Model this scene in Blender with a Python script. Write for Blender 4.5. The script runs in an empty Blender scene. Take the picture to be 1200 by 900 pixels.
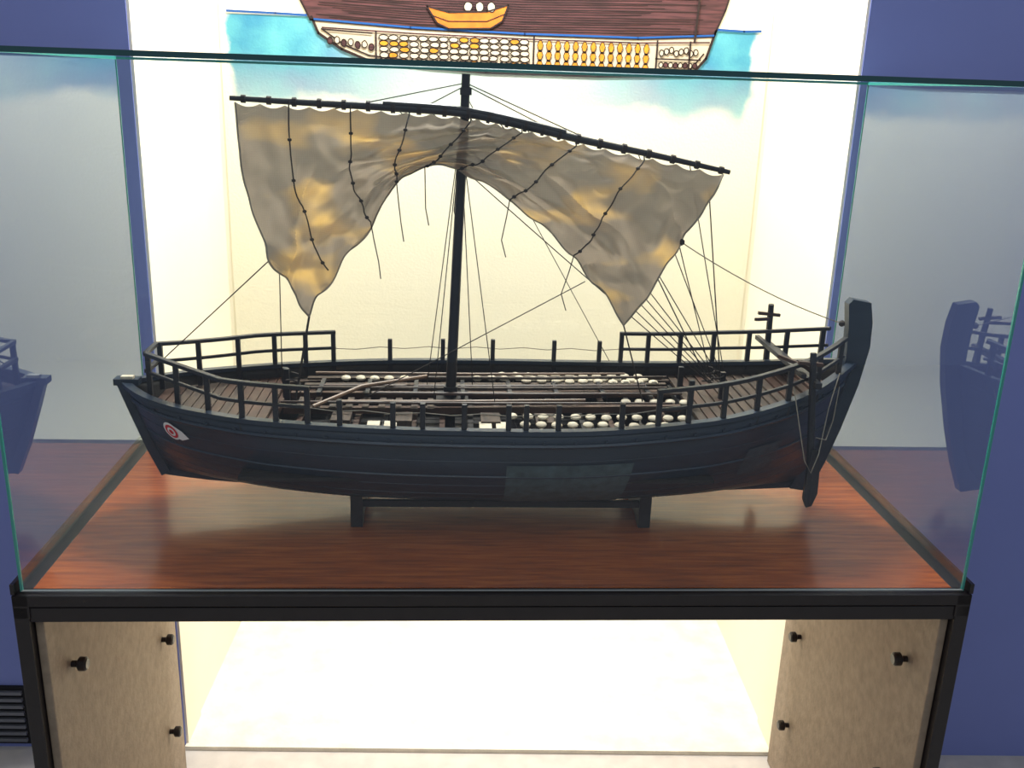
import bpy, math, random
from mathutils import Vector, Matrix, noise
random.seed(4)
D = bpy.data
scene = bpy.context.scene
COL = scene.collection
DZ = 0.11
try:
    scene.view_settings.view_transform = 'Standard'
    scene.view_settings.look = 'None'
except Exception: pass

# ------------------------------------------------------------ materials
def s2l(c):
    return tuple((x/255/12.92) if x/255 <= .04045 else ((x/255+.055)/1.055)**2.4 for x in c)
def mat(name, col, rough=.6, metal=0, var=0.0, scale=20, stretch=(1,1,1), bump=0, spec=.5, coat=0, bscale=None):
    m = D.materials.new(name); m.use_nodes = True
    nt = m.node_tree; b = nt.nodes['Principled BSDF']
    c = s2l(col)
    b.inputs['Roughness'].default_value = rough
    b.inputs['Metallic'].default_value = metal
    b.inputs['Specular IOR Level'].default_value = spec
    b.inputs['Coat Weight'].default_value = coat
    tc = nt.nodes.new('ShaderNodeTexCoord'); mp = nt.nodes.new('ShaderNodeMapping')
    mp.inputs['Scale'].default_value = stretch
    nt.links.new(tc.outputs['Object'], mp.inputs['Vector'])
    n = nt.nodes.new('ShaderNodeTexNoise'); n.inputs['Scale'].default_value = scale; n.inputs['Detail'].default_value = 6
    nt.links.new(mp.outputs[0], n.inputs['Vector'])
    r = nt.nodes.new('ShaderNodeValToRGB')
    r.color_ramp.elements[0].position = .3; r.color_ramp.elements[1].position = .7
    r.color_ramp.elements[0].color = tuple(max(0, x*(1-var)) for x in c)+(1,)
    r.color_ramp.elements[1].color = tuple(min(1, x*(1+var)) for x in c)+(1,)
    nt.links.new(n.outputs['Fac'], r.inputs[0]); nt.links.new(r.outputs[0], b.inputs['Base Color'])
    if bump:
        bp = nt.nodes.new('ShaderNodeBump'); bp.inputs['Strength'].default_value = bump; bp.inputs['Distance'].default_value = .003
        n2 = n
        if bscale:
            n2 = nt.nodes.new('ShaderNodeTexNoise'); n2.inputs['Scale'].default_value = bscale; n2.inputs['Detail'].default_value = 4
            nt.links.new(mp.outputs[0], n2.inputs['Vector'])
        nt.links.new(n2.outputs['Fac'], bp.inputs['Height']); nt.links.new(bp.outputs[0], b.inputs['Normal'])
    return m

M_hull = mat('tarred_hull_wood', (40,51,66), .34, var=.25, scale=6, stretch=(1,4,5), bump=.12, bscale=30)
M_black = mat('black_spar_wood', (32,32,38), .42, var=.3, scale=30)
M_brown = mat('deck_plank_wood', (66,52,42), .65, var=.55, scale=25, stretch=(6,1,1))
M_brown2 = mat('brown_pole_wood', (68,46,36), .5, var=.4, scale=25)
M_pole=mat('tan_pole_wood',(110,84,64),.5,var=.3,scale=25)
M_dark = mat('inner_hull_wood', (30,25,23), .7, var=.4, scale=25)
M_cream = mat('cream_clay', (204,192,170), .6, var=.25, scale=60)
M_rope = mat('dark_rope', (48,40,36), .8, var=.2, scale=80)
M_rope2 = mat('light_rope', (150,140,125), .8, var=.2, scale=80)
M_patch = mat('pale_patch', (74,94,100), .45, var=.3, scale=60, bump=.3)  # slightly paler, greener tone than the hull
M_patch2 = mat('faint_pale_patch', (54,68,78), .5, var=.2, scale=60, bump=.3)  # only faintly paler than the hull
M_white = mat('eye_white_paint', (252,250,248), .5)
M_red = mat('eye_red_paint', (222,26,46), .5)
M_frame = mat('dark_steel_frame', (34,29,31), .35, var=.15, scale=30, spec=.5)
M_stone = mat('beige_stone_panel', (146,130,112), .65, var=.16, scale=45, bump=.5, bscale=110)
M_blue = mat('periwinkle_wall_paint', (132,144,210), .75, var=.03, scale=3)
M_niche = mat('cream_niche_paint', (248,239,218), .8, var=.02, scale=4, bump=.1, bscale=90)
M_nfloor = mat('white_rough_concrete', (238,232,216), .8, var=.12, scale=14, bump=1.0, bscale=60)
M_floor = mat('grey_floor', (206,200,194), .6, var=.08, scale=20)
M_vent = mat('vent_metal', (120,122,130), .5, metal=.4)
M_ventd = mat('vent_dark', (18,18,24), .8)
M_edge = mat('glass_edge_teal', (60,150,140), .2, spec=.8)
M_edge_dark = mat('glass_edge_dark_teal', (22,70,76), .2, spec=.8)
M_edge_grey = mat('glass_seat_gasket', (150,154,154), .4)

def wood_top():
    m = mat('mahogany_table_veneer', (168,84,30), .25, coat=.2)
    nt = m.node_tree; b = nt.nodes['Principled BSDF']
    tc = nt.nodes['Texture Coordinate']
    mp = nt.nodes.new('ShaderNodeMapping'); mp.inputs['Scale'].default_value = (2.2,26,1)
    nt.links.new(tc.outputs['Object'], mp.inputs[0])
    n = nt.nodes.new('ShaderNodeTexNoise'); n.inputs['Scale'].default_value = 4; n.inputs['Detail'].default_value = 9; n.inputs['Distortion'].default_value=.4
    nt.links.new(mp.outputs[0], n.inputs['Vector'])
    r = nt.nodes.new('ShaderNodeValToRGB'); e = r.color_ramp.elements
    e[0].position=.25; e[0].color=s2l((116,52,18))+(1,); e[1].position=.75; e[1].color=s2l((182,98,40))+(1,)
    k=e.new(.5); k.color=s2l((152,74,27))+(1,)
    nt.links.new(n.outputs['Fac'], r.inputs[0]); nt.links.new(r.outputs[0], b.inputs['Base Color'])
    return m
M_wood = wood_top()

def glass():
    m = D.materials.new('clear_glass'); m.use_nodes=True; nt=m.node_tree; nt.nodes.clear()
    o=nt.nodes.new('ShaderNodeOutputMaterial'); mx=nt.nodes.new('ShaderNodeMixShader')
    t=nt.nodes.new('ShaderNodeBsdfTransparent'); t.inputs[0].default_value=(.955,.985,.98,1)
    g=nt.nodes.new('ShaderNodeBsdfGlossy'); g.inputs['Roughness'].default_value=0.0; g.inputs['Color'].default_value=(.74,.86,1,1)
    lw=nt.nodes.new('ShaderNodeLayerWeight'); lw.inputs[0].default_value=.5
    p=nt.nodes.new('ShaderNodeMath'); p.operation='POWER'; p.inputs[1].default_value=2.2
    a=nt.nodes.new('ShaderNodeMath'); a.operation='MULTIPLY_ADD'; a.inputs[1].default_value=.85; a.inputs[2].default_value=.06
    nt.links.new(lw.outputs['Facing'],p.inputs[0]); nt.links.new(p.outputs[0],a.inputs[0])
    nt.links.new(a.outputs[0],mx.inputs[0]); nt.links.new(t.outputs[0],mx.inputs[1]); nt.links.new(g.outputs[0],mx.inputs[2])
    nt.links.new(mx.outputs[0],o.inputs[0]); return m
M_glass = glass()

def sailmat():
    m = D.materials.new('linen_sailcloth'); m.use_nodes=True; nt=m.node_tree; nt.nodes.clear()
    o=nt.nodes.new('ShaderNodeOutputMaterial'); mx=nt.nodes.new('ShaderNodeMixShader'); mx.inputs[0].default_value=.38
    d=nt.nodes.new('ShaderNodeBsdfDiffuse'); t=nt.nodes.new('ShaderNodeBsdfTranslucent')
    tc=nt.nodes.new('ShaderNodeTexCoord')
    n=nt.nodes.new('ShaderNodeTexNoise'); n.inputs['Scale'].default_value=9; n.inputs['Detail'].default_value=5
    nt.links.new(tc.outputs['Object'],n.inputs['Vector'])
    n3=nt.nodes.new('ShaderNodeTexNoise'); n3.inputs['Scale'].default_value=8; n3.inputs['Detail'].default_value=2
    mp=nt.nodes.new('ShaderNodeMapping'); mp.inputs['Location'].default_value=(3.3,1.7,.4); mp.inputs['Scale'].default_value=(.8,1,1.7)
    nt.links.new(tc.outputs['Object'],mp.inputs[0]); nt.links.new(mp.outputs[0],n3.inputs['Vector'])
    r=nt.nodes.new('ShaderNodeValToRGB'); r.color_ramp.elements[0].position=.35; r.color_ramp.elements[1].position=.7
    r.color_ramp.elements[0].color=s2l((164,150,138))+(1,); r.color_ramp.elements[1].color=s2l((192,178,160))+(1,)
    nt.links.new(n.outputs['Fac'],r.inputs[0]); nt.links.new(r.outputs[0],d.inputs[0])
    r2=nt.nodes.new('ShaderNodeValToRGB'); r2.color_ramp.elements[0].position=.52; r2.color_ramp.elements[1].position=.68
    r2.color_ramp.elements[0].color=s2l((136,122,108))+(1,); r2.color_ramp.elements[1].color=s2l((228,184,98))+(1,)  # gold patches paint light shining through into the cloth colour
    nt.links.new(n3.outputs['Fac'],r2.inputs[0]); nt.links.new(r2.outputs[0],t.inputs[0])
    w1=nt.nodes.new('ShaderNodeTexWave'); w1.inputs['Scale'].default_value=110; w1.bands_direction='X'; w1.inputs['Distortion'].default_value=1
    w2=nt.nodes.new('ShaderNodeTexWave'); w2.inputs['Scale'].default_value=110; w2.bands_direction='Z'; w2.inputs['Distortion'].default_value=1
    for w in(w1,w2): nt.links.new(tc.outputs['Object'],w.inputs['Vector'])
    ad=nt.nodes.new('ShaderNodeMath'); ad.operation='MULTIPLY'; nt.links.new(w1.outputs['Fac'],ad.inputs[0]); nt.links.new(w2.outputs['Fac'],ad.inputs[1])
    bp=nt.nodes.new('ShaderNodeBump'); bp.inputs['Strength'].default_value=.25; bp.inputs['Distance'].default_value=.001
    nt.links.new(ad.outputs[0],bp.inputs['Height']); nt.links.new(bp.outputs[0],d.inputs['Normal'])
    tr=nt.nodes.new('ShaderNodeBsdfTransparent'); m2=nt.nodes.new('ShaderNodeMixShader')
    sc=nt.nodes.new('ShaderNodeMath'); sc.operation='MULTIPLY_ADD'; sc.inputs[1].default_value=.14; sc.inputs[2].default_value=.015
    nt.links.new(ad.outputs[0],sc.inputs[0]); nt.links.new(sc.outputs[0],m2.inputs[0])
    nt.links.new(d.outputs[0],mx.inputs[1]); nt.links.new(t.outputs[0],mx.inputs[2])
    nt.links.new(mx.outputs[0],m2.inputs[1]); nt.links.new(tr.outputs[0],m2.inputs[2]); nt.links.new(m2.outputs[0],o.inputs[0])
    return m
M_sail = sailmat()

# ------------------------------------------------------------ builders
def empty(name, loc, rz=0):
    e = D.objects.new(name, None); e.empty_display_size=.05
    e.location = loc; e.rotation_euler=(0,0,rz); COL.objects.link(e); return e

class MB:
    def __init__(s): s.v=[]; s.f=[]; s.m=[]
    def add(s, vs, fs, mi=0):
        o=len(s.v); s.v += [tuple(v) for v in vs]
        for f in fs: s.f.append(tuple(i+o for i in f)); s.m.append(mi)
    def box(s, c, d, mi=0, rot=None):
        vs=[]
        for x in(-1,1):
            for y in(-1,1):
                for z in(-1,1):
                    v=Vector((x*d[0]/2,y*d[1]/2,z*d[2]/2))
                    if rot is not None: v=rot@v
                    vs.append(v+Vector(c))
        s.add(vs,[(0,1,3,2),(4,6,7,5),(0,4,5,1),(2,3,7,6),(0,2,6,4),(1,5,7,3)],mi)
    def tube(s, pts, r, mi=0, n=8):
        pts=[Vector(p) for p in pts]; N=len(pts)
        rs = r if isinstance(r,(list,tuple)) else [r]*N
        vs=[]; fs=[]
        t0=(pts[1]-pts[0]).normalized()
        up=Vector((0,0,1)) if abs(t0.z)<.9 else Vector((1,0,0))
        for i,p in enumerate(pts):
            t=(pts[min(i+1,N-1)]-pts[max(i-1,0)]).normalized()
            a=t.cross(up)
            if a.length<1e-4: a=t.cross(Vector((0,1,0)))
            a.normalize(); b=a.cross(t)
            for k in range(n):
                an=2*math.pi*k/n
                vs.append(p+a*math.cos(an)*rs[i]+b*math.sin(an)*rs[i])
        for i in range(N-1):
            for k in range(n):
                k2=(k+1)%n
                fs.append((i*n+k,i*n+k2,(i+1)*n+k2,(i+1)*n+k))
        fs.append(tuple(range(n))[::-1]); fs.append(tuple((N-1)*n+k for k in range(n)))
        s.add(vs,fs,mi)
    def beam(s, pts, w, h, mi=0):
        pts=[Vector(p) for p in pts]; N=len(pts); vs=[];fs=[]
        for i,p in enumerate(pts):
            t=(pts[min(i+1,N-1)]-pts[max(i-1,0)]).normalized()
            up=Vector((0,0,1)) if abs(t.z)<.95 else Vector((1,0,0))
            a=t.cross(up).normalized(); b=a.cross(t)
            for (x,y) in((-1,-1),(1,-1),(1,1),(-1,1)): vs.append(p+a*x*w/2+b*y*h/2)
        for i in range(N-1):
            for k in range(4):
                k2=(k+1)%4; fs.append((i*4+k,i*4+k2,(i+1)*4+k2,(i+1)*4+k))
        fs.append((3,2,1,0)); fs.append(tuple((N-1)*4+k for k in range(4)))
        s.add(vs,fs,mi)
    def lathe(s, c, prof, mi=0, n=12, sc=(1,1,1)):
        vs=[];fs=[]
        for (r,z) in prof:
            for k in range(n):
                a=2*math.pi*k/n; vs.append((c[0]+r*math.cos(a)*sc[0],c[1]+r*math.sin(a)*sc[1],c[2]+z*sc[2]))
        for i in range(len(prof)-1):
            for k in range(n):
                k2=(k+1)%n; fs.append((i*n+k,i*n+k2,(i+1)*n+k2,(i+1)*n+k))
        fs.append(tuple(range(n))[::-1]); fs.append(tuple((len(prof)-1)*n+k for k in range(n)))
        s.add(vs,fs,mi)
    def prism_xz(s, poly, y0, y1, mi=0):
        n=len(poly); vs=[(x,y0,z) for x,z in poly]+[(x,y1,z) for x,z in poly]
        fs=[tuple(range(n)),tuple(range(2*n-1,n-1,-1))]+[(i,i+n,(i+1)%n+n,(i+1)%n) for i in range(n)]
        s.add(vs,fs,mi)
    def finish(s, name, mats, parent=None, smooth=False, bevel=0):
        me=D.meshes.new(name); me.from_pydata(s.v,[],s.f); me.update()
        for m in mats: me.materials.append(m)
        for p,mi in zip(me.polygons,s.m): p.material_index=mi; p.use_smooth=smooth
        import bmesh
        bm=bmesh.new(); bm.from_mesh(me); bmesh.ops.recalc_face_normals(bm,faces=bm.faces); bm.to_mesh(me); bm.free()
        ob=D.objects.new(name,me); COL.objects.link(ob)
        if parent: ob.parent=parent
        if bevel:
            b=ob.modifiers.new('bevel','BEVEL'); b.width=bevel; b.segments=2; b.limit_method='ANGLE'
        if smooth:
            try:
                me.set_sharp_from_angle(angle=math.radians(40))
            except Exception: pass
        return ob

def cr(tab, x):
    """smooth interpolation through a table"""
    if x<=tab[0][0]: return tab[0][1]
    if x>=tab[-1][0]: return tab[-1][1]
    for i in range(len(tab)-1):
        if x<=tab[i+1][0]:
            x0,y0=tab[i]; x1,y1=tab[i+1]; h=x1-x0; t=(x-x0)/h
            m0=(y1-tab[i-1][1])/(x1-tab[i-1][0])*h if i>0 else (y1-y0)
            m1=(tab[i+2][1]-y0)/(tab[i+2][0]-x0)*h if i+2<len(tab) else (y1-y0)
            return (2*t**3-3*t*t+1)*y0+(t**3-2*t*t+t)*m0+(-2*t**3+3*t*t)*y1+(t**3-t*t)*m1
def curve2(pts, u):
    n=len(pts)-1; tx=[(i/n,p[0]) for i,p in enumerate(pts)]; tz=[(i/n,p[1]) for i,p in enumerate(pts)]
    return cr(tx,u),cr(tz,u)

# ------------------------------------------------------------ camera
X=Vector((.9992,-.0228,-.0345)); Y=Vector((-.0261,.2995,-.9537))
X.normalize(); Y=(Y-X*X.dot(Y)).normalized(); Z=X.cross(Y)
cam=D.cameras.new('camera'); co=D.objects.new('camera',cam); COL.objects.link(co)
cam.sensor_width=36; cam.lens=1130/1200*36; cam.clip_start=.02
R=Matrix((X,Y,Z)).to_4x4()
co.matrix_world=Matrix.Translation((0,0,1.584+DZ))@R
scene.camera=co

# ------------------------------------------------------------ room
WX0,WX1=-.745,.805; WY=2.15; BY=2.83; CH=2.7
def slab(name,x0,x1,y0,y1,z0,z1,m,bev=0):
    b=MB(); b.box(((x0+x1)/2,(y0+y1)/2,(z0+z1)/2),(x1-x0,y1-y0,z1-z0)); return b.finish(name,[m],bevel=bev)
slab('floor',-4,4,-3,WY,-.05,0,M_floor)
slab('floor_niche',WX0,WX1,WY-.01,BY,-.05,.012,M_nfloor)
slab('wall_left',-4,WX0,WY,WY+.12,0,CH,M_blue)
slab('wall_right',WX1,4,WY,WY+.12,0,CH,M_blue)
slab('wall_niche_left',WX0-.05,WX0,WY+.12,BY,0,CH,M_niche)
slab('wall_niche_right',WX1,WX1+.05,WY+.12,BY,0,CH,M_niche)
slab('wall_niche_back',WX0-.05,WX1+.05,BY,BY+.05,0,CH,M_niche)
slab('trim_niche_left',WX0,WX0+.006,WY+.004,WY+.12,0.013,CH,M_niche)
slab('trim_niche_right',WX1-.006,WX1,WY+.004,WY+.12,0.013,CH,M_niche)
slab('ceiling',-4,4,WY-.3,BY+.05,CH,CH+.05,M_niche)
b=MB(); b.box((-1.27,WY-.004,.10),(.26,.008,.17),1)
for i in range(8): b.box((-1.27,WY-.011,.03+i*.02),(.25,.01,.009),0)
b.finish('wall_vent_grille',[M_vent,M_ventd])

# ------------------------------------------------------------ illustration on the niche wall
def wash_mat():
    m=D.materials.new('watercolour_wash'); m.use_nodes=True; nt=m.node_tree; b=nt.nodes['Principled BSDF']; b.inputs['Roughness'].default_value=.85
    tc=nt.nodes.new('ShaderNodeTexCoord'); sp=nt.nodes.new('ShaderNodeSeparateXYZ'); nt.links.new(tc.outputs['Object'],sp.inputs[0])
    n=nt.nodes.new('ShaderNodeTexNoise'); n.inputs['Scale'].default_value=5; n.inputs['Detail'].default_value=7; nt.links.new(tc.outputs['Object'],n.inputs['Vector'])
    def mth(op,a,bv,c=None):
        k=nt.nodes.new('ShaderNodeMath'); k.operation=op
        for i,v in enumerate((a,bv,c)):
            if v is None: continue
            if isinstance(v,(int,float)): k.inputs[i].default_value=v
            else: nt.links.new(v,k.inputs[i])
        return k.outputs[0]
    def mr(v,a,bb,c=0,d=1):
        k=nt.nodes.new('ShaderNodeMapRange'); k.interpolation_type='SMOOTHSTEP'
        nt.links.new(v,k.inputs[0]); k.inputs[1].default_value=a;k.inputs[2].default_value=bb;k.inputs[3].default_value=c;k.inputs[4].default_value=d; return k.outputs[0]
    nz=mth('MULTIPLY_ADD',n.outputs['Fac'],.16,-.08)
    x=mth('ADD',sp.outputs[0],nz); z=mth('ADD',sp.outputs[2],nz)
    top=mr(sp.outputs[2],1.736,1.740,1,0)
    bot=mr(z,1.485,1.535)
    lx=mr(x,-.715,-.695); rx=mr(x,.735,.76,1,0)
    mid=mr(mth('ABSOLUTE',mth('SUBTRACT',x,.03),0),.15,.55,.5,1)
    lowfade=mr(z,1.50,1.66,.7,1)
    k=mth('MULTIPLY',top,bot); k=mth('MULTIPLY',k,lx); k=mth('MULTIPLY',k,rx); k=mth('MULTIPLY',k,mid); k=mth('MULTIPLY',k,lowfade)
    cr_=nt.nodes.new('ShaderNodeValToRGB'); e=cr_.color_ramp.elements
    e[0].position=.35; e[0].color=s2l((26,112,160))+(1,); e[1].position=.65; e[1].color=s2l((96,178,186))+(1,)
    nt.links.new(n.outputs['Fac'],cr_.inputs[0])
    mx=nt.nodes.new('ShaderNodeMix'); mx.data_type='RGBA'
    mx.inputs[6].default_value=s2l((246,238,216))+(1,)
    nt.links.new(k,mx.inputs[0]); nt.links.new(cr_.outputs[0],mx.inputs[7]); nt.links.new(mx.outputs[2],b.inputs['Base Color'])
    n4=nt.nodes.new('ShaderNodeTexNoise'); n4.inputs['Scale'].default_value=130; nt.links.new(tc.outputs['Object'],n4.inputs['Vector'])
    bp=nt.nodes.new('ShaderNodeBump'); bp.inputs['Strength'].default_value=.45; bp.inputs['Distance'].default_value=.002
    nt.links.new(n4.outputs['Fac'],bp.inputs['Height']); nt.links.new(bp.outputs[0],b.inputs['Normal'])
    return m
M_wash=wash_mat()
M_ink=mat('ink_brown',(34,18,16),.8)
M_hb=mat('painted_hull_brown',(74,42,44),.8,var=.7,scale=9,stretch=(1,1,14))
M_or=mat('painted_orange',(205,112,28),.8,var=.2,scale=30)
M_ye=mat('painted_amphora_yellow',(198,132,28),.8,var=.25,scale=60)
M_pp=mat('painted_paper',(202,188,164),.8)
M_bl=mat('painted_blue_line',(14,80,150),.8)
ill=empty('ship_illustration',(0,BY-.004,DZ))
b=MB(); b.box((.03,.002,1.03),(1.52,.002,2.23)); b.finish('watercolour_sheet',[M_wash],ill)
K=1.048
def P(x,z): return (x*K,1.58+(z-1.58)*K)
ly=0.0008
b=MB()
def poly(pts,layer,mi):
    q=[P(*p) for p in pts]; b.add([(x,-ly*layer,z) for x,z in q],[tuple(range(len(q)))],mi)
def stroke(pts,w,layer,mi=0,closed=False):
    q=[Vector((P(*p)[0],0,P(*p)[1])) for p in pts]
    if closed: q.append(q[0].copy())
    for i in range(len(q)-1):
        d=q[i+1]-q[i]
        if d.length<1e-6: continue
        t=d.normalized(); nn=Vector((-t.z,0,t.x))*w/2; y=Vector((0,-ly*layer,0)); e=t*w*.3
        b.add([q[i]-nn-e+y,q[i+1]-nn+e+y,q[i+1]+nn+e+y,q[i]+nn-e+y],[(0,1,2,3)],mi)
def oval(cx,cz,rx,rz,layer,mi,out=.0026,n=12):
    pts=[(cx+rx*math.cos(2*math.pi*i/n)*random.uniform(.9,1.1),cz+rz*math.sin(2*math.pi*i/n)*random.uniform(.9,1.1)) for i in range(n)]
    poly(pts,layer,mi)
    if out: stroke(pts,out,layer+.4,0,True)
low=[(-.4575,1.73),(-.44,1.69),(-.38,1.652),(-.315,1.628),(-.15,1.613),(0,1.606),(.3,1.606),(.549,1.616),(.585,1.66),(.605,1.73)]
poly(low,1,4)
up=[(-.46,1.722),(-.2,1.709),(.1,1.703),(.4,1.703),(.6,1.715),(.625,1.78),(.66,1.92),(.3,1.88),(0,1.865),(-.3,1.875),(-.56,1.92),(-.50,1.80)]
poly(up,2,1); stroke(up,.005,3,0,True); stroke(low,.007,3,0)
stroke([(p[0]*.985+.0015,p[1]+.011) for p in low[1:-1]],.004,3,0)
for i in range(30):
    z=1.712+i*.006; x0=-.45-.2*max(0,z-1.72)*1.2+random.random()*.1; x1=.59+random.random()*-.2
    stroke([(x0,z+.012),(x0*.5,z+.003),(0.1,z),(x1,z+.008)],.0018,3,0)
stroke([(-.675,1.737),(-.55,1.735),(-.47,1.733)],.006,3,5); stroke([(.61,1.733),(.68,1.731),(.725,1.733)],.006,3,5)
stroke([(-.45,1.724),(-.2,1.712),(.1,1.706),(.4,1.706),(.6,1.718)],.005,4,5)
stroke([(-.43,1.704),(-.2,1.697),(.1,1.693),(.4,1.693),(.59,1.70)],.004,4.6,1)
for r in range(5):
    for c in range(15):
        x=-.27+c*.0265+random.uniform(-.003,.003); z=1.627+r*.0145
        if x>.115: continue
        oval(x,z,.0125,.0068,4+.01*c,4 if random.random()<.8 else 3)
for r in range(3):
    for c in range(13):
        x=.142+c*.0235; z=1.630+r*.024
        poly([(x-.002,z-.016),(x+.002,z-.016),(x+.008,z+.001),(x+.006,z+.009),(x+.003,z+.013),(x-.003,z+.013),(x-.006,z+.009),(x-.008,z+.001)],4+.01*c,3)
        stroke([(x-.002,z-.016),(x-.008,z+.001),(x-.003,z+.013),(x+.003,z+.013),(x+.008,z+.001),(x+.002,z-.016)],.0018,4.5,0)
for x in(-.29,.125,.452,.54): stroke([(x,1.62),(x,1.70)],.005,5,0)
stroke([(.45,1.655),(.57,1.655)],.004,5,0)
for c in range(8):
    oval(.465+c*.013,1.64,.006,.007,4.2,1 if c%2 else 4); oval(.465+c*.013,1.67+.004*(c%3),.006,.008,4.2,4)
for c in range(7): oval(-.41+c*.018,1.672+.004*(c%2)-.002*c,.007,.009,4.2,4 if c%2 else 1)
stroke([(-.43,1.70),(-.3,1.694)],.004,5,0)
poly([(-.157,1.765),(-.13,1.725),(-.10,1.712),(.01,1.716),(.04,1.735),(.055,1.775),(.0,1.757),(-.1,1.752)],6,2)
stroke([(-.157,1.765),(-.13,1.725),(-.10,1.712),(.01,1.716),(.04,1.735),(.055,1.775),(.0,1.757),(-.1,1.752)],.004,7,0,True)
stroke([(-.14,1.742),(-.1,1.73),(.0,1.733),(.045,1.752)],.0025,7,0)
for x in(-.05,-.02,.01): oval(x,1.768,.011,.012,6.5,4)
stroke([(.55,1.70),(.565,2.08)],.006,7,0); stroke([(.05,1.86),(.05,2.08)],.014,4,0)
poly([(-.32,1.92),(.42,1.92),(.38,2.1),(-.28,2.1)],3,4); stroke([(-.32,1.92),(.42,1.92),(.38,2.1),(-.28,2.1)],.005,4,0,True)
for i in range(1,6): stroke([(-.32+i*.123,1.92),(-.28+i*.11,2.1)],.002,4.2,0)
b.finish('painted_drawing',[M_ink,M_hb,M_or,M_ye,M_pp,M_bl],ill)

# ------------------------------------------------------------ display table
TH=.78
tbl=empty('display_table',(.055,1.405,DZ),math.radians(1.87))
HW=.79; TD=.70
b=MB()
b.box((0,TD/2,TH-.009),(2*HW-.05,TD-.05,.018)); b.finish('wood_top',[M_wood],tbl)
b=MB(); F=.026
b.box((0,F/2,TH-.010),(2*HW,F,.020)); b.box((0,F/2+.003,TH-.036),(2*HW-.006,F,.026))
b.box((0,TD-F/2,TH-.02),(2*HW,F,.040))
for sx in(-1,1):
    b.box((sx*(HW-F/2),TD/2,TH-.021),(F,TD,.042)); 
    for y in(.013,TD-.013): b.box((sx*(HW-.012),y,(TH-.02-DZ)/2),(.024,.026,TH-.02+DZ))
    b.box((sx*(HW-.012),TD/2,.02-DZ),(.02,TD-.05,.03))
b.finish('steel_frame',[M_frame],tbl,bevel=.0015)
for sx,nm in((-1,'left'),(1,'right')):
    b=MB(); b.box((sx*(HW-.032),TD/2,(TH-.05-DZ)/2),(.014,TD-.03,TH-.05+DZ-.01)); b.finish('side_panel_'+nm,[M_stone],tbl,bevel=.002)
    b=MB()
    for y in(.10,.58):
        for z in(.59,.335,.085):
            x=sx*(HW-.039)
            pts=[Vector((x,y,z)),Vector((x-sx*.012,y,z))]
            b.tube(pts,.006,0,10); b.tube([Vector((x-sx*.010,y,z)),Vector((x-sx*.013,y,z)),Vector((x-sx*.024,y,z)),Vector((x-sx*.027,y,z))],[.008,.0125,.0125,.009],0,14)
    b.finish('panel_knobs_'+nm,[M_frame],tbl,smooth=True)

# ------------------------------------------------------------ glass case
gc=empty('glass_display_case',(.055,1.405,DZ),math.radians(1.87))
GT=1.605; gx=HW-.012; y0=.014; y1=TD-.012
def pane(name,vs):
    b=MB(); b.add(vs,[(0,1,2,3)]); return b.finish(name,[M_glass],gc)
zb=TH+.001
pane('front_pane',[(-gx,y0,zb),(gx,y0,zb),(gx,y0,GT),(-gx,y0,GT)])
pane('back_pane',[(-gx,y1,zb),(gx,y1,zb),(gx,y1,GT),(-gx,y1,GT)])
pane('side_pane_a',[(-gx,y0,zb),(-gx,y1,zb),(-gx,y1,GT),(-gx,y0,GT)])
pane('side_pane_b',[(gx,y0,zb),(gx,y1,zb),(gx,y1,GT),(gx,y0,GT)])
pane('top_pane',[(-gx,y0,GT),(gx,y0,GT),(gx,y1,GT),(-gx,y1,GT)])
b=MB(); e=.004
b.box((0,y0,GT),(2*gx,e,.008),1); b.box((0,y1,GT),(2*gx,e,.005),0); b.box((0,y0-.002,zb+.002),(2*gx,e*.6,.002),2)
for sx in(-1,1):
    b.box((sx*gx,(y0+y1)/2,GT),(e,y1-y0,.006),0)
    b.box((sx*gx,y0,(zb+GT)/2),(e,e,GT-zb),0)
    b.box((sx*gx,y1,(zb+GT)/2),(e*.6,e*.6,GT-zb),0)
    b.box((sx*(HW-.003),TD/2,zb+.010),(.006,TD,.018),3)
b.finish('polished_glass_edges',[M_edge,M_edge_dark,M_edge_grey,M_frame],gc)

# ------------------------------------------------------------ ship
ship=empty('ancient_sailing_ship_model',(0,1.75,DZ),math.radians(1.87))
XB=-.655
B=[(-.657,.006),(-.640,.030),(-.60,.072),(-.544,.112),(-.46,.150),(-.38,.177),(-.2,.209),(0,.220),(.2,.216),(.4,.186),(.5,.158),(.6,.110),(.67,.058),(.72,.012)]
ZS=[(-.68,1.028),(-.60,1.018),(-.45,1.013),(-.2,1.013),(0,1.013),(.2,1.014),(.4,1.023),(.5,1.035),(.6,1.052),(.72,1.085)]
ZK=[(-.60,.858),(-.5,.845),(-.3,.833),(0,.828),(.3,.829),(.5,.832),(.66,.839)]
def hp(s,t,side=1,off=0):
    xg=XB+s*(.716-XB); xk=-.595+s*(.655+.595)
    bb=cr(B,xg); ph=t*math.pi/2
    q=.76+ .6*(1-min(1,bb/.2))
    y=max(.006,bb*math.sin(ph)**q) if t>0 else .006
    tz=1-math.cos(ph)**1.0
    zk=cr(ZK,xk); zs=cr(ZS,xg)
    return Vector((xk+(xg-xk)*tz, side*(y+off), zk+(zs-zk)*tz-off*.3))
def s_of(x): return (x-XB)/(.716-XB)
NS,NT=90,20
b=MB(); vs=[];fs=[]
for i in range(NS+1):
    s=i/NS
    for j in range(-NT,NT+1):
        vs.append(hp(s,abs(j)/NT,-1 if j<0 else 1) if j else Vector((hp(s,0).x,0,hp(s,0).z-.001)))
W=2*NT+1
for i in range(NS):
    for j in range(W-1): fs.append((i*W+j,i*W+j+1,(i+1)*W+j+1,(i+1)*W+j))
b.add(vs,fs,0)
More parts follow.
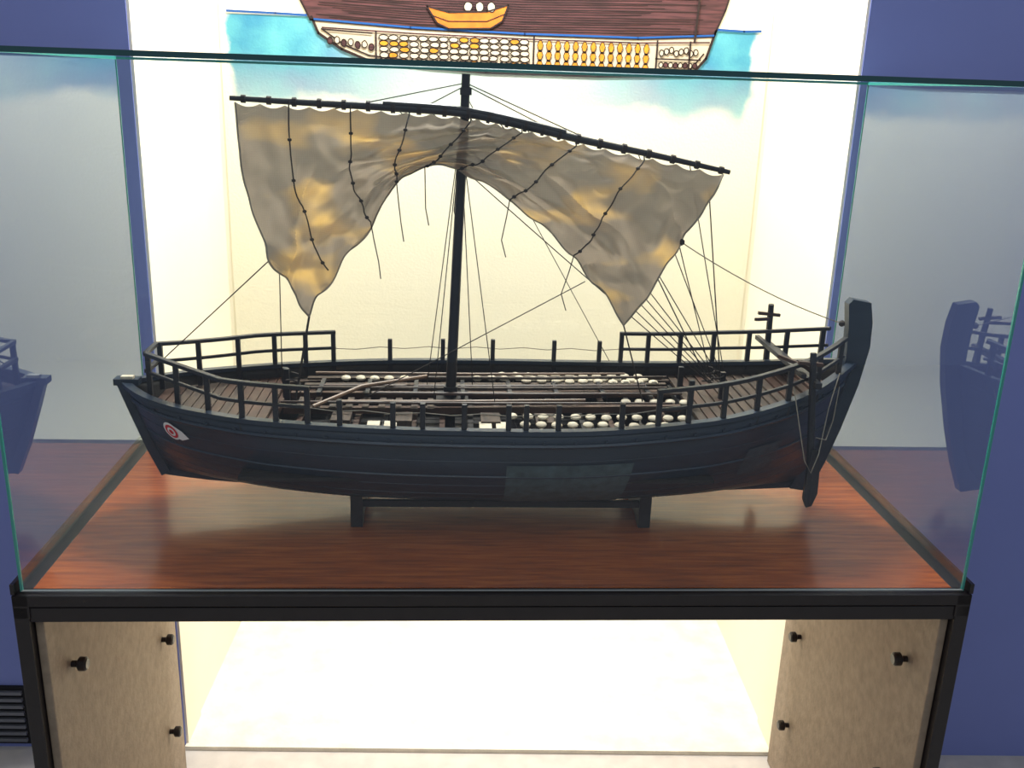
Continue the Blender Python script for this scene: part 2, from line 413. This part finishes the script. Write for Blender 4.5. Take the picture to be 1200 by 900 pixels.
h=b.finish('hull_shell',[M_hull,M_dark],ship,smooth=True)
so=h.modifiers.new('thick','SOLIDIFY'); so.thickness=.009; so.offset=-1; so.material_offset=1; so.material_offset_rim=0
f0=[p for p in h.data.polygons if abs(p.center.x)<.1 and p.center.y<-.18][0]
if f0.normal.y>0:
    h.data.flip_normals()
b=MB()
for side in(-1,1):
    for t,r,w in((.93,.0042,1),(.70,.0024,0),(.50,.0007,0),(.61,.0006,0),(.40,.0007,0),(.82,.0007,0)):
        pts=[hp(.01+.98*i/70,t,side,r*.2) for i in range(71)]
        b.tube(pts,r,0,6)
    pts=[hp(i/70,1,side,-.004)+Vector((0,0,.003)) for i in range(71)]
    b.beam(pts,.016,.008,0)
b.beam([(hp(i/30,0).x,0,hp(i/30,0).z-.004) for i in range(31)],.012,.012,0)
b.beam([(-.593,0,.850),(-.617,0,.905),(-.642,0,.975),(-.660,0,1.028)],.020,.018,0)
b.box((-.652,0,1.032),(.045,.024,.012),0)
b.box((-.650,-.004,1.040),(.022,.012,.006),1)
b.prism_xz([(.625,.828),(.665,.822),(.690,.885),(.712,.955),(.735,1.045),(.747,1.12),(.745,1.17),(.737,1.208),(.702,1.214),(.694,1.205),(.700,1.16),(.703,1.10),(.695,1.04),(.668,.93)],-.011,.011,0)
for i in range(24):
    for side in(-1,1):
        p=hp(.05+i*.039,.955,side,.002); b.box(p,(.004,.004,.004),0)
b.finish('wales_keel_and_posts',[M_hull,M_cream],ship,smooth=True)
b=MB()
def patch(x0,x1,t0,t1,side,mi,n=12,m=6,off=.0022):
    vs=[];fs=[]
    for i in range(n+1):
        for j in range(m+1): vs.append(hp(s_of(x0+(x1-x0)*i/n),t0+(t1-t0)*j/m,side,off))
    for i in range(n):
        for j in range(m): fs.append((i*(m+1)+j,i*(m+1)+j+1,(i+1)*(m+1)+j+1,(i+1)*(m+1)+j))
    b.add(vs,fs,mi)
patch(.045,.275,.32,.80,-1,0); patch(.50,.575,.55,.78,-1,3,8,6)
def decal(cx,ct,pts,side,off,mi):
    vs=[]
    for (dx,dz) in pts: vs.append(hp(s_of(cx+dx),ct+dz/.25,side,off))
    c=hp(s_of(cx),ct,side,off); n=len(vs)
    b.add([c]+vs,[(0,1+i,1+(i+1)%n) for i in range(n)],mi)
for side in(-1,1):
    ex,et=-.563,.83
    alm=[(.016*math.cos(a),.0165*math.sin(a)) for a in [math.radians(x) for x in range(50,330,20)]]+[(.016,-.014),(.034,-.006),(.024,.006)]
    decal(ex,et,alm,side,.0035,1)
    ci=[(math.cos(math.radians(a)),math.sin(math.radians(a))) for a in range(0,360,18)]
    decal(ex,et,[(x*.0125,z*.0125) for x,z in ci],side,.0042,2)
    decal(ex,et,[(x*.0080,z*.0080) for x,z in ci],side,.0048,1)
    decal(ex,et,[(x*.0045,z*.0045) for x,z in ci],side,.0054,2)
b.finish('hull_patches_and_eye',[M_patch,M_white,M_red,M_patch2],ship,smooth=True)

# decks
b=MB()
def hb(x): return max(.004,cr(B,x)-.012)
def zs(x): return cr(ZS,x)
def planks(x0,x1,zo,st=.018):
    x=x0
    while x<x1:
        w=hb(x+st/2); 
        b.box((x+st/2,0,zs(x)+zo),(st*.9,2*w,.006),0 if random.random()<.75 else 2); x+=st
planks(-.60,-.40,-.022); planks(.40,.66,-.020)
for k in range(-7,8):
    pts=[(x,k*.024,.912) for x in(-.42,0,.42)]
    b.beam(pts,.021,.006,1)
for side in(-1,1):
    for k in range(2):
        pts=[(-.40+i*.04,side*(hb(-.40+i*.04)-.012-k*.017),zs(-.40+i*.04)-.022) for i in range(21)]
        b.beam(pts,.015,.005,0 if k else 1)
x=-.38
while x<.41:
    w=hb(x); b.beam([(x,-w,zs(x)-.034),(x,w,zs(x)-.034)],.010,.012,1 if int(x*100)%2 else 2); x+=.052
for yy in(-.045,.045): b.beam([(-.36,yy,.994),(0,yy,.998),(.38,yy,1.006)],.012,.012,2)
b.box((-.05,0,1.0),(.06,.08,.02),1)
for yy in(.13,.085): b.beam([(-.34,yy,1.002),(.38,yy,1.012)],.014,.004,0)
for x in(-.25,-.14,.02,.12): b.box((x,-.085,.992),(.035,.05,.012),0); 
for x in(-.20,-.17,.0,.03): b.box((x+.01,-.12,.985),(.022,.035,.02),3)
for i in range(9): b.box((-.33+i*.03,-.03,1.003),(.012,.06,.004),0)
for i in range(12): b.box((-.22+i*.013,.06,1.008),(.004,.04,.004),2)
b.finish('decks_and_beams',[M_brown,M_dark,M_brown2,M_cream],ship)
b=MB()
for (x0,y0_,x1,y1_,z,r,mi) in((-.33,.015,.37,.03,1.018,.0040,1),(-.30,.035,.33,.05,1.016,.0035,0),(-.2,-.02,.39,-.012,1.020,.0035,0),(-.28,-.055,.2,-.04,1.014,.004,3),(-.1,.07,.38,.085,1.024,.003,1),(-.36,-.07,.36,-.065,1.018,.0028,0),(-.32,.10,.30,.11,1.022,.003,3)):
    b.tube([(x0,y0_,z),((x0+x1)/2,(y0_+y1_)/2,z),(x1,y1_,z+.004)],[r,r,r*.7],mi)
b.tube([(-.30,-.09,1.016),(-.22,-.01,1.03),(-.1,.06,1.03)],.004,3)
for i in range(8): b.box((-.3+i*.09,.03,1.016),(.008,.09,.006),2)
b.finish('spare_spars',[M_brown2,M_brown,M_black,M_pole],ship,smooth=True)
b=MB()
prof=[(.002,-.05),(.006,-.035),(.011,-.01),(.0115,0),(.008,.008),(.0045,.012),(.0045,.018),(.0060,.020)]
lid=[(.001,-.004),(.006,-.0035),(.0095,-.001),(.0098,.002),(.008,.0045),(.004,.006),(.001,.0063)]
for (yy,x0,x1,z) in((-.155,.08,.36,.972),(-.128,.08,.38,.976),(-.098,.06,.39,.98),(.09,.10,.38,.99),(.112,.0,.36,.988),(.145,.05,.34,.985),(-.02,.28,.40,.985),(.112,-.26,-.12,.985)):
    x=x0
    while x<x1:
        xx=x+random.uniform(-.002,.002); yj=yy+random.uniform(-.003,.003)
        b.lathe((xx,yj,z),prof,0,10); b.lathe((xx,yj,z+.023),lid,1,12); x+=.0285
b.finish('amphora_cargo',[M_dark,M_cream],ship,smooth=True)

# rails
b=MB()
def ry(x):
    k=max(0,(-.45-x)/.155); return (hb(x)+.006)*(1-.45*k)
def rz(x): return zs(x)+.006*max(0,(-.45-x)/.155)
def rail(x0,x1,hgt,side,n=14):
    f=lambda x,z: (x, side*ry(x), rz(x)+z)
    xs=[x0+(x1-x0)*i/n for i in range(n+1)]
    b.beam([f(x,hgt) for x in xs],.010,.007,0)
    b.beam([f(x,hgt*.52) for x in xs],.006,.006,0)
def post(x,side,hgt,w=.009):
    y=side*ry(x); b.box((x,y,rz(x)+hgt/2-.009),(w,w,hgt+.020),0)
for side in(-1,1):
    rail(-.605,-.290,.070,side); rail(.30,.685,.070,side)
    for x in(-.60,-.54,-.475,-.41,-.35,-.295): post(x,side,.070)
    for x in(.305,.36,.425,.49,.555,.62,.675): post(x,side,.070)
    for x in((-.18,-.07,.035,.165,.26) if side>0 else (-.24,-.15,-.10,-.03,.045,.075,.13,.24)): post(x,side,.052,.009)
ya=ry(-.605)
for hh in(.070,.037): b.beam([(-.605,-ya,rz(-.605)+hh),(-.605,ya,rz(-.605)+hh)],.009,.007,0)
for (x,y,hh) in((-.36,0,.05),(-.37,.04,.04),(.40,-.04,.05),(.40,.05,.05),(.47,0,.055)): b.box((x,y,1.0+hh/2),(.010,.010,hh+.02),0)
b.beam([(.60,-.15,1.085),(.60,.15,1.085)],.012,.012,0); b.beam([(.575,-.14,1.100),(.575,.14,1.100)],.009,.009,0)
b.finish('rails_and_posts',[M_black],ship,bevel=.001)
def oar(side,top):
    a=Vector((.592,side*.125,top)); c=Vector((.606,side*.150,.905))
    b.tube([a,(a+c)/2,c,(.608,side*.152,.86)],[.006,.007,.007,.004],0,8)
    bl=[(.601,.965),(.613,.965),(.620,.93),(.622,.88),(.614,.855),(.604,.852),(.597,.868),(.598,.92)]
    y=side*.151
    b.prism_xz(bl,y-.004,y+.004,0)
    b.beam([a+Vector((0,0,-.03)),a+Vector((-.045,-side*.05,-.02))],.006,.006,1)
    b.beam([a+Vector((-.025,0,-.018)),a+Vector((.02,0,-.022))],.008,.006,1)
b=MB(); oar(-1,1.140); oar(1,1.172)
b.finish('steering_oars',[M_black,M_brown2],ship,smooth=True)

# mast & yard
b=MB()
b.tube([(-.055,0,.90),(-.053,0,1.02),(-.044,0,1.3),(-.036,0,1.50),(-.034,0,1.595)],[.0105,.010,.009,.008,.0075],0,12)
b.box((-.034,-.004,1.566),(.02,.022,.012),0)
b.tube([(-.053,0,1.012),(-.053,0,1.03)],.0135,0,12)
YD=[(-.433,1.543),(-.30,1.539),(-.17,1.536),(-.035,1.530),(.07,1.512),(.167,1.492),(.30,1.469),(.438,1.443)]
yp=lambda u:(lambda q:Vector((q[0],-.022,q[1])))(curve2(YD,u))
n=40; b.tube([yp(i/n) for i in range(n+1)],[.0042+.0034*math.sin(math.pi*i/n) for i in range(n+1)],0,10)
b.tube([yp(.28+.4*i/10)+Vector((0,-.002,.006)) for i in range(11)],.005,0,8)
for i in range(22):
    u=.02+i*.0457
    p=yp(u); q=yp(min(1,u+.008)); r=.0066+.0034*math.sin(math.pi*u)
    b.tube([p,q],r,1,8)
b.finish('mast_and_yard',[M_black,M_rope],ship,smooth=True)

# sail
Lc=[(-.426,1.537),(-.414,1.435),(-.395,1.356),(-.370,1.287),(-.342,1.230),(-.311,1.172)]
Rc=[(.427,1.440),(.402,1.400),(.358,1.338),(.324,1.275),(.297,1.225),(.260,1.170)]
Bc=[(-.311,1.172),(-.263,1.2475),(-.201,1.330),(-.160,1.402),(-.120,1.432),(-.075,1.446),(-.03,1.428),(.035,1.395),(.12,1.329),(.192,1.254),(.260,1.170)]
def sailp(u,v):
    T=Vector(curve2(YD,.012+u*.973))-Vector((0,.006)); Bt=Vector(curve2(Bc,u)); L=Vector(curve2(Lc,v)); Rr=Vector(curve2(Rc,v))
    c00=Vector(Lc[0]);c10=Vector(Rc[0]);c01=Vector(Lc[-1]);c11=Vector(Rc[-1])
    p=(1-v)*T+v*Bt+(1-u)*L+u*Rr-((1-u)*(1-v)*c00+u*(1-v)*c10+(1-u)*v*c01+u*v*c11)
    cw=math.exp(-((u-.47)/.22)**2)
    nz=noise.noise(Vector((u*6,v*3,1.3))); nz2=noise.noise(Vector((u*14,v*6,7.7))); nz3=noise.noise(Vector((u*30,v*12,3.1)))
    y=-.034-.034*math.sin(math.pi*min(1,v*.9))*(1-.5*cw)
    rg=lambda a:1-2*abs(math.sin(a))
    y+=cw*(.014*rg(v*13+3.5*nz+u*4)+.006*math.sin(v*47+u*15+3*nz2))*min(1,v*6)
    lob=(1-cw)
    y+=lob*min(1,v*2.5)*(.014*rg(u*15+v*4*(1 if u<.47 else -1)+2.5*nz)+.006*math.sin(u*60-v*12+5*nz2))
    y+=.020*nz*min(1,v*4)+.012*nz2*min(1,v*4)+.006*nz3*min(1,v*4)
    z=p.y-.006*abs(math.sin(u*22*math.pi))*(1-v)**6
    z+=lob*.005*math.sin(u*60+3*nz)*v
    return Vector((p.x+.010*nz2*min(1,v*3)*lob,y,z))
b=MB(); NU,NV=220,100
vs=[sailp(i/NU,j/NV) for i in range(NU+1) for j in range(NV+1)]
fs=[(i*(NV+1)+j,i*(NV+1)+j+1,(i+1)*(NV+1)+j+1,(i+1)*(NV+1)+j) for i in range(NU) for j in range(NV)]
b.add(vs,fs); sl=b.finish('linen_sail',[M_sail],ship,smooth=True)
b=MB()
for u,ve in((.10,.93),(.215,.95),(.325,1),(.44,1),(.565,1),(.71,1),(.845,.98)):
    pts=[sailp(u+.0*v,v/30*ve)+Vector((0,-.004,0)) for v in range(31)]
    pts2=[Vector((p.x,min(q.y for q in pts[max(0,i-2):i+3]),p.z)) for i,p in enumerate(pts)]
    b.tube([pts2[0]+Vector((0,.004,.012))]+pts2,.0013,0,6)
    for k in range(4,30,6): b.lathe(pts2[k],[(.001,-.003),(.0035,-.0015),(.0035,.0015),(.001,.003)],0,8)
    e=pts2[-1]; dx=(u-.47)*-.05
    if .2<u<.9: b.tube([e,e+Vector((dx*.4,.0,-.03)),e+Vector((dx,.004,-.07)),e+Vector((dx*.8+.006,.004,-.10))],.0010,0,5)
b.tube([sailp(0,i/40) for i in range(41)],.0018,1,6); b.tube([sailp(1,i/40) for i in range(41)],.0018,1,6)
b.tube([sailp(i/120,1) for i in range(121)],.0016,1,6)
b.finish('brail_ropes',[M_rope,M_rope2],ship,smooth=True)

# rigging
b=MB()
def rope(a,c,sag=0,r=.0010,mi=0,n=10):
    a=Vector(a);c=Vector(c); b.tube([a.lerp(c,i/n)-Vector((0,0,sag*4*(i/n)*(1-i/n))) for i in range(n+1)],r,mi,5)
S=(.461,0,1.05)
for i,u in enumerate((.30,.36,.43,.50,.57,.72,.83,.93)):
    p=yp(u); rope((p.x,.004,p.z),(S[0]+.006*(i-4),.012*(i-4)*.5,S[2]),.004,.0010)
rope((.35,-.03,1.33),(.45,.01,1.05)); rope((.40,-.03,1.42),(.465,.0,1.05),0,.0012); rope((.31,-.03,1.27),(.44,.01,1.05),0,.0012)
rope(tuple(sailp(1,.45)),(.69,0,1.165),.012,.0010,1)
rope(tuple(sailp(0,.62)),(-.60,0,1.06),0,.0011); rope((-.36,-.03,1.26),(-.365,-.02,1.04))
rope(tuple(sailp(0,1)),(-.335,-.06,1.02),0,.0022); rope(tuple(sailp(1,1)),(.30,-.08,1.03),0,.0014)
rope((.19,-.02,1.24),(-.20,-.06,1.03),0,.0010)
for (x,y) in((-.10,.05),(-.085,-.04),(-.01,.05),(.03,-.05)): rope((-.042,0,1.50),(x,y,1.01),0,.0009)
rope((-.034,0,1.576),(-.12,-.02,1.53)); rope((-.034,0,1.576),(.12,-.02,1.505)); rope((-.034,0,1.58),(-.055,0,1.02))
rope((-.034,0,1.58),(-.26,-.02,1.53)); rope((-.034,0,1.58),(.20,-.02,1.485)); rope((-.034,.0,1.56),(.28,.19,1.03),0,.0008)
for side in(-1,1):
    xs=[-.30+i*.05 for i in range(13)]
    b.tube([(x,side*(hb(x)+.006),zs(x)+.036-.004*(i%2)) for i,x in enumerate(xs)],.0009,1,5)
b.tube([(.56,-.135,1.08),(.568,-.16,1.02),(.585,-.165,.95),(.60,-.165,.925),(.612,-.16,.96),(.64,-.11,1.03),(.665,-.08,1.09)],.0011,1,5)
b.tube([(.605,-.155,.99),(.63,-.14,.98),(.66,-.09,1.0),(.672,-.07,1.06)],.0010,1,5)
for (x,y) in((.46,0),(.45,.03),(-.34,-.05)):
    b.tube([(x+.012*math.cos(k*.5)*(1+.1*math.sin(k)),y+.010*math.sin(k*.5),1.03+.0012*k) for k in range(30)],.0016,0,5)
for p in((.69,0,1.165),tuple(sailp(1,.45))): b.lathe(p,[(.002,-.006),(.006,-.003),(.006,.003),(.002,.006)],0,8)
b.finish('rigging_lines',[M_rope,M_rope2],ship,smooth=True)

# cradle
cr_e=empty('model_cradle_stand',(0,1.75,DZ),math.radians(1.87))
b=MB()
prf=[(-.095,.781),(-.070,.781),(-.055,.79),(.055,.79),(.070,.781),(.095,.781),(.095,.856),(.07,.838),(.03,.8205),(0,.818),(-.03,.8205),(-.07,.838),(-.095,.856)]
for x in(-.225,.318):
    n=len(prf)
    b.add([(x-.011,y,z) for y,z in prf]+[(x+.011,y,z) for y,z in prf],[tuple(range(n)),tuple(range(2*n-1,n-1,-1))]+[(i,i+n,(i+1)%n+n,(i+1)%n) for i in range(n)])
for y in(-.085,.085): b.beam([(-.225,y,.826),(.318,y,.826)],.010,.012)
b.finish('stand_frame',[M_black],cr_e)

# ------------------------------------------------------------ lights
def area(name,loc,rot,sx,sy,p,col):
    l=D.lights.new(name,'AREA'); l.shape='RECTANGLE'; l.size=sx; l.size_y=sy; l.energy=p; l.color=col
    o=D.objects.new(name,l); o.location=loc; o.rotation_euler=rot; COL.objects.link(o); return o
area('niche_ceiling_light',(.03,2.38,2.66),(math.radians(-10),0,0),.7,.15,54,(1,.98,.945))
area('niche_floor_fill',(.03,2.40,.86),(0,0,0),1.1,.25,3.3,(1,.975,.92))  # added area light to brighten the niche floor, no fixture here
area('room_front_fill',(0,.0,2.9),(math.radians(22),0,0),2.6,1.2,12,(.90,.94,1))  # added unseen fill for the front side of the scene
w=D.worlds.new('world'); scene.world=w; w.use_nodes=True
w.node_tree.nodes['Background'].inputs[0].default_value=(.82,.90,1,1); w.node_tree.nodes['Background'].inputs[1].default_value=.25
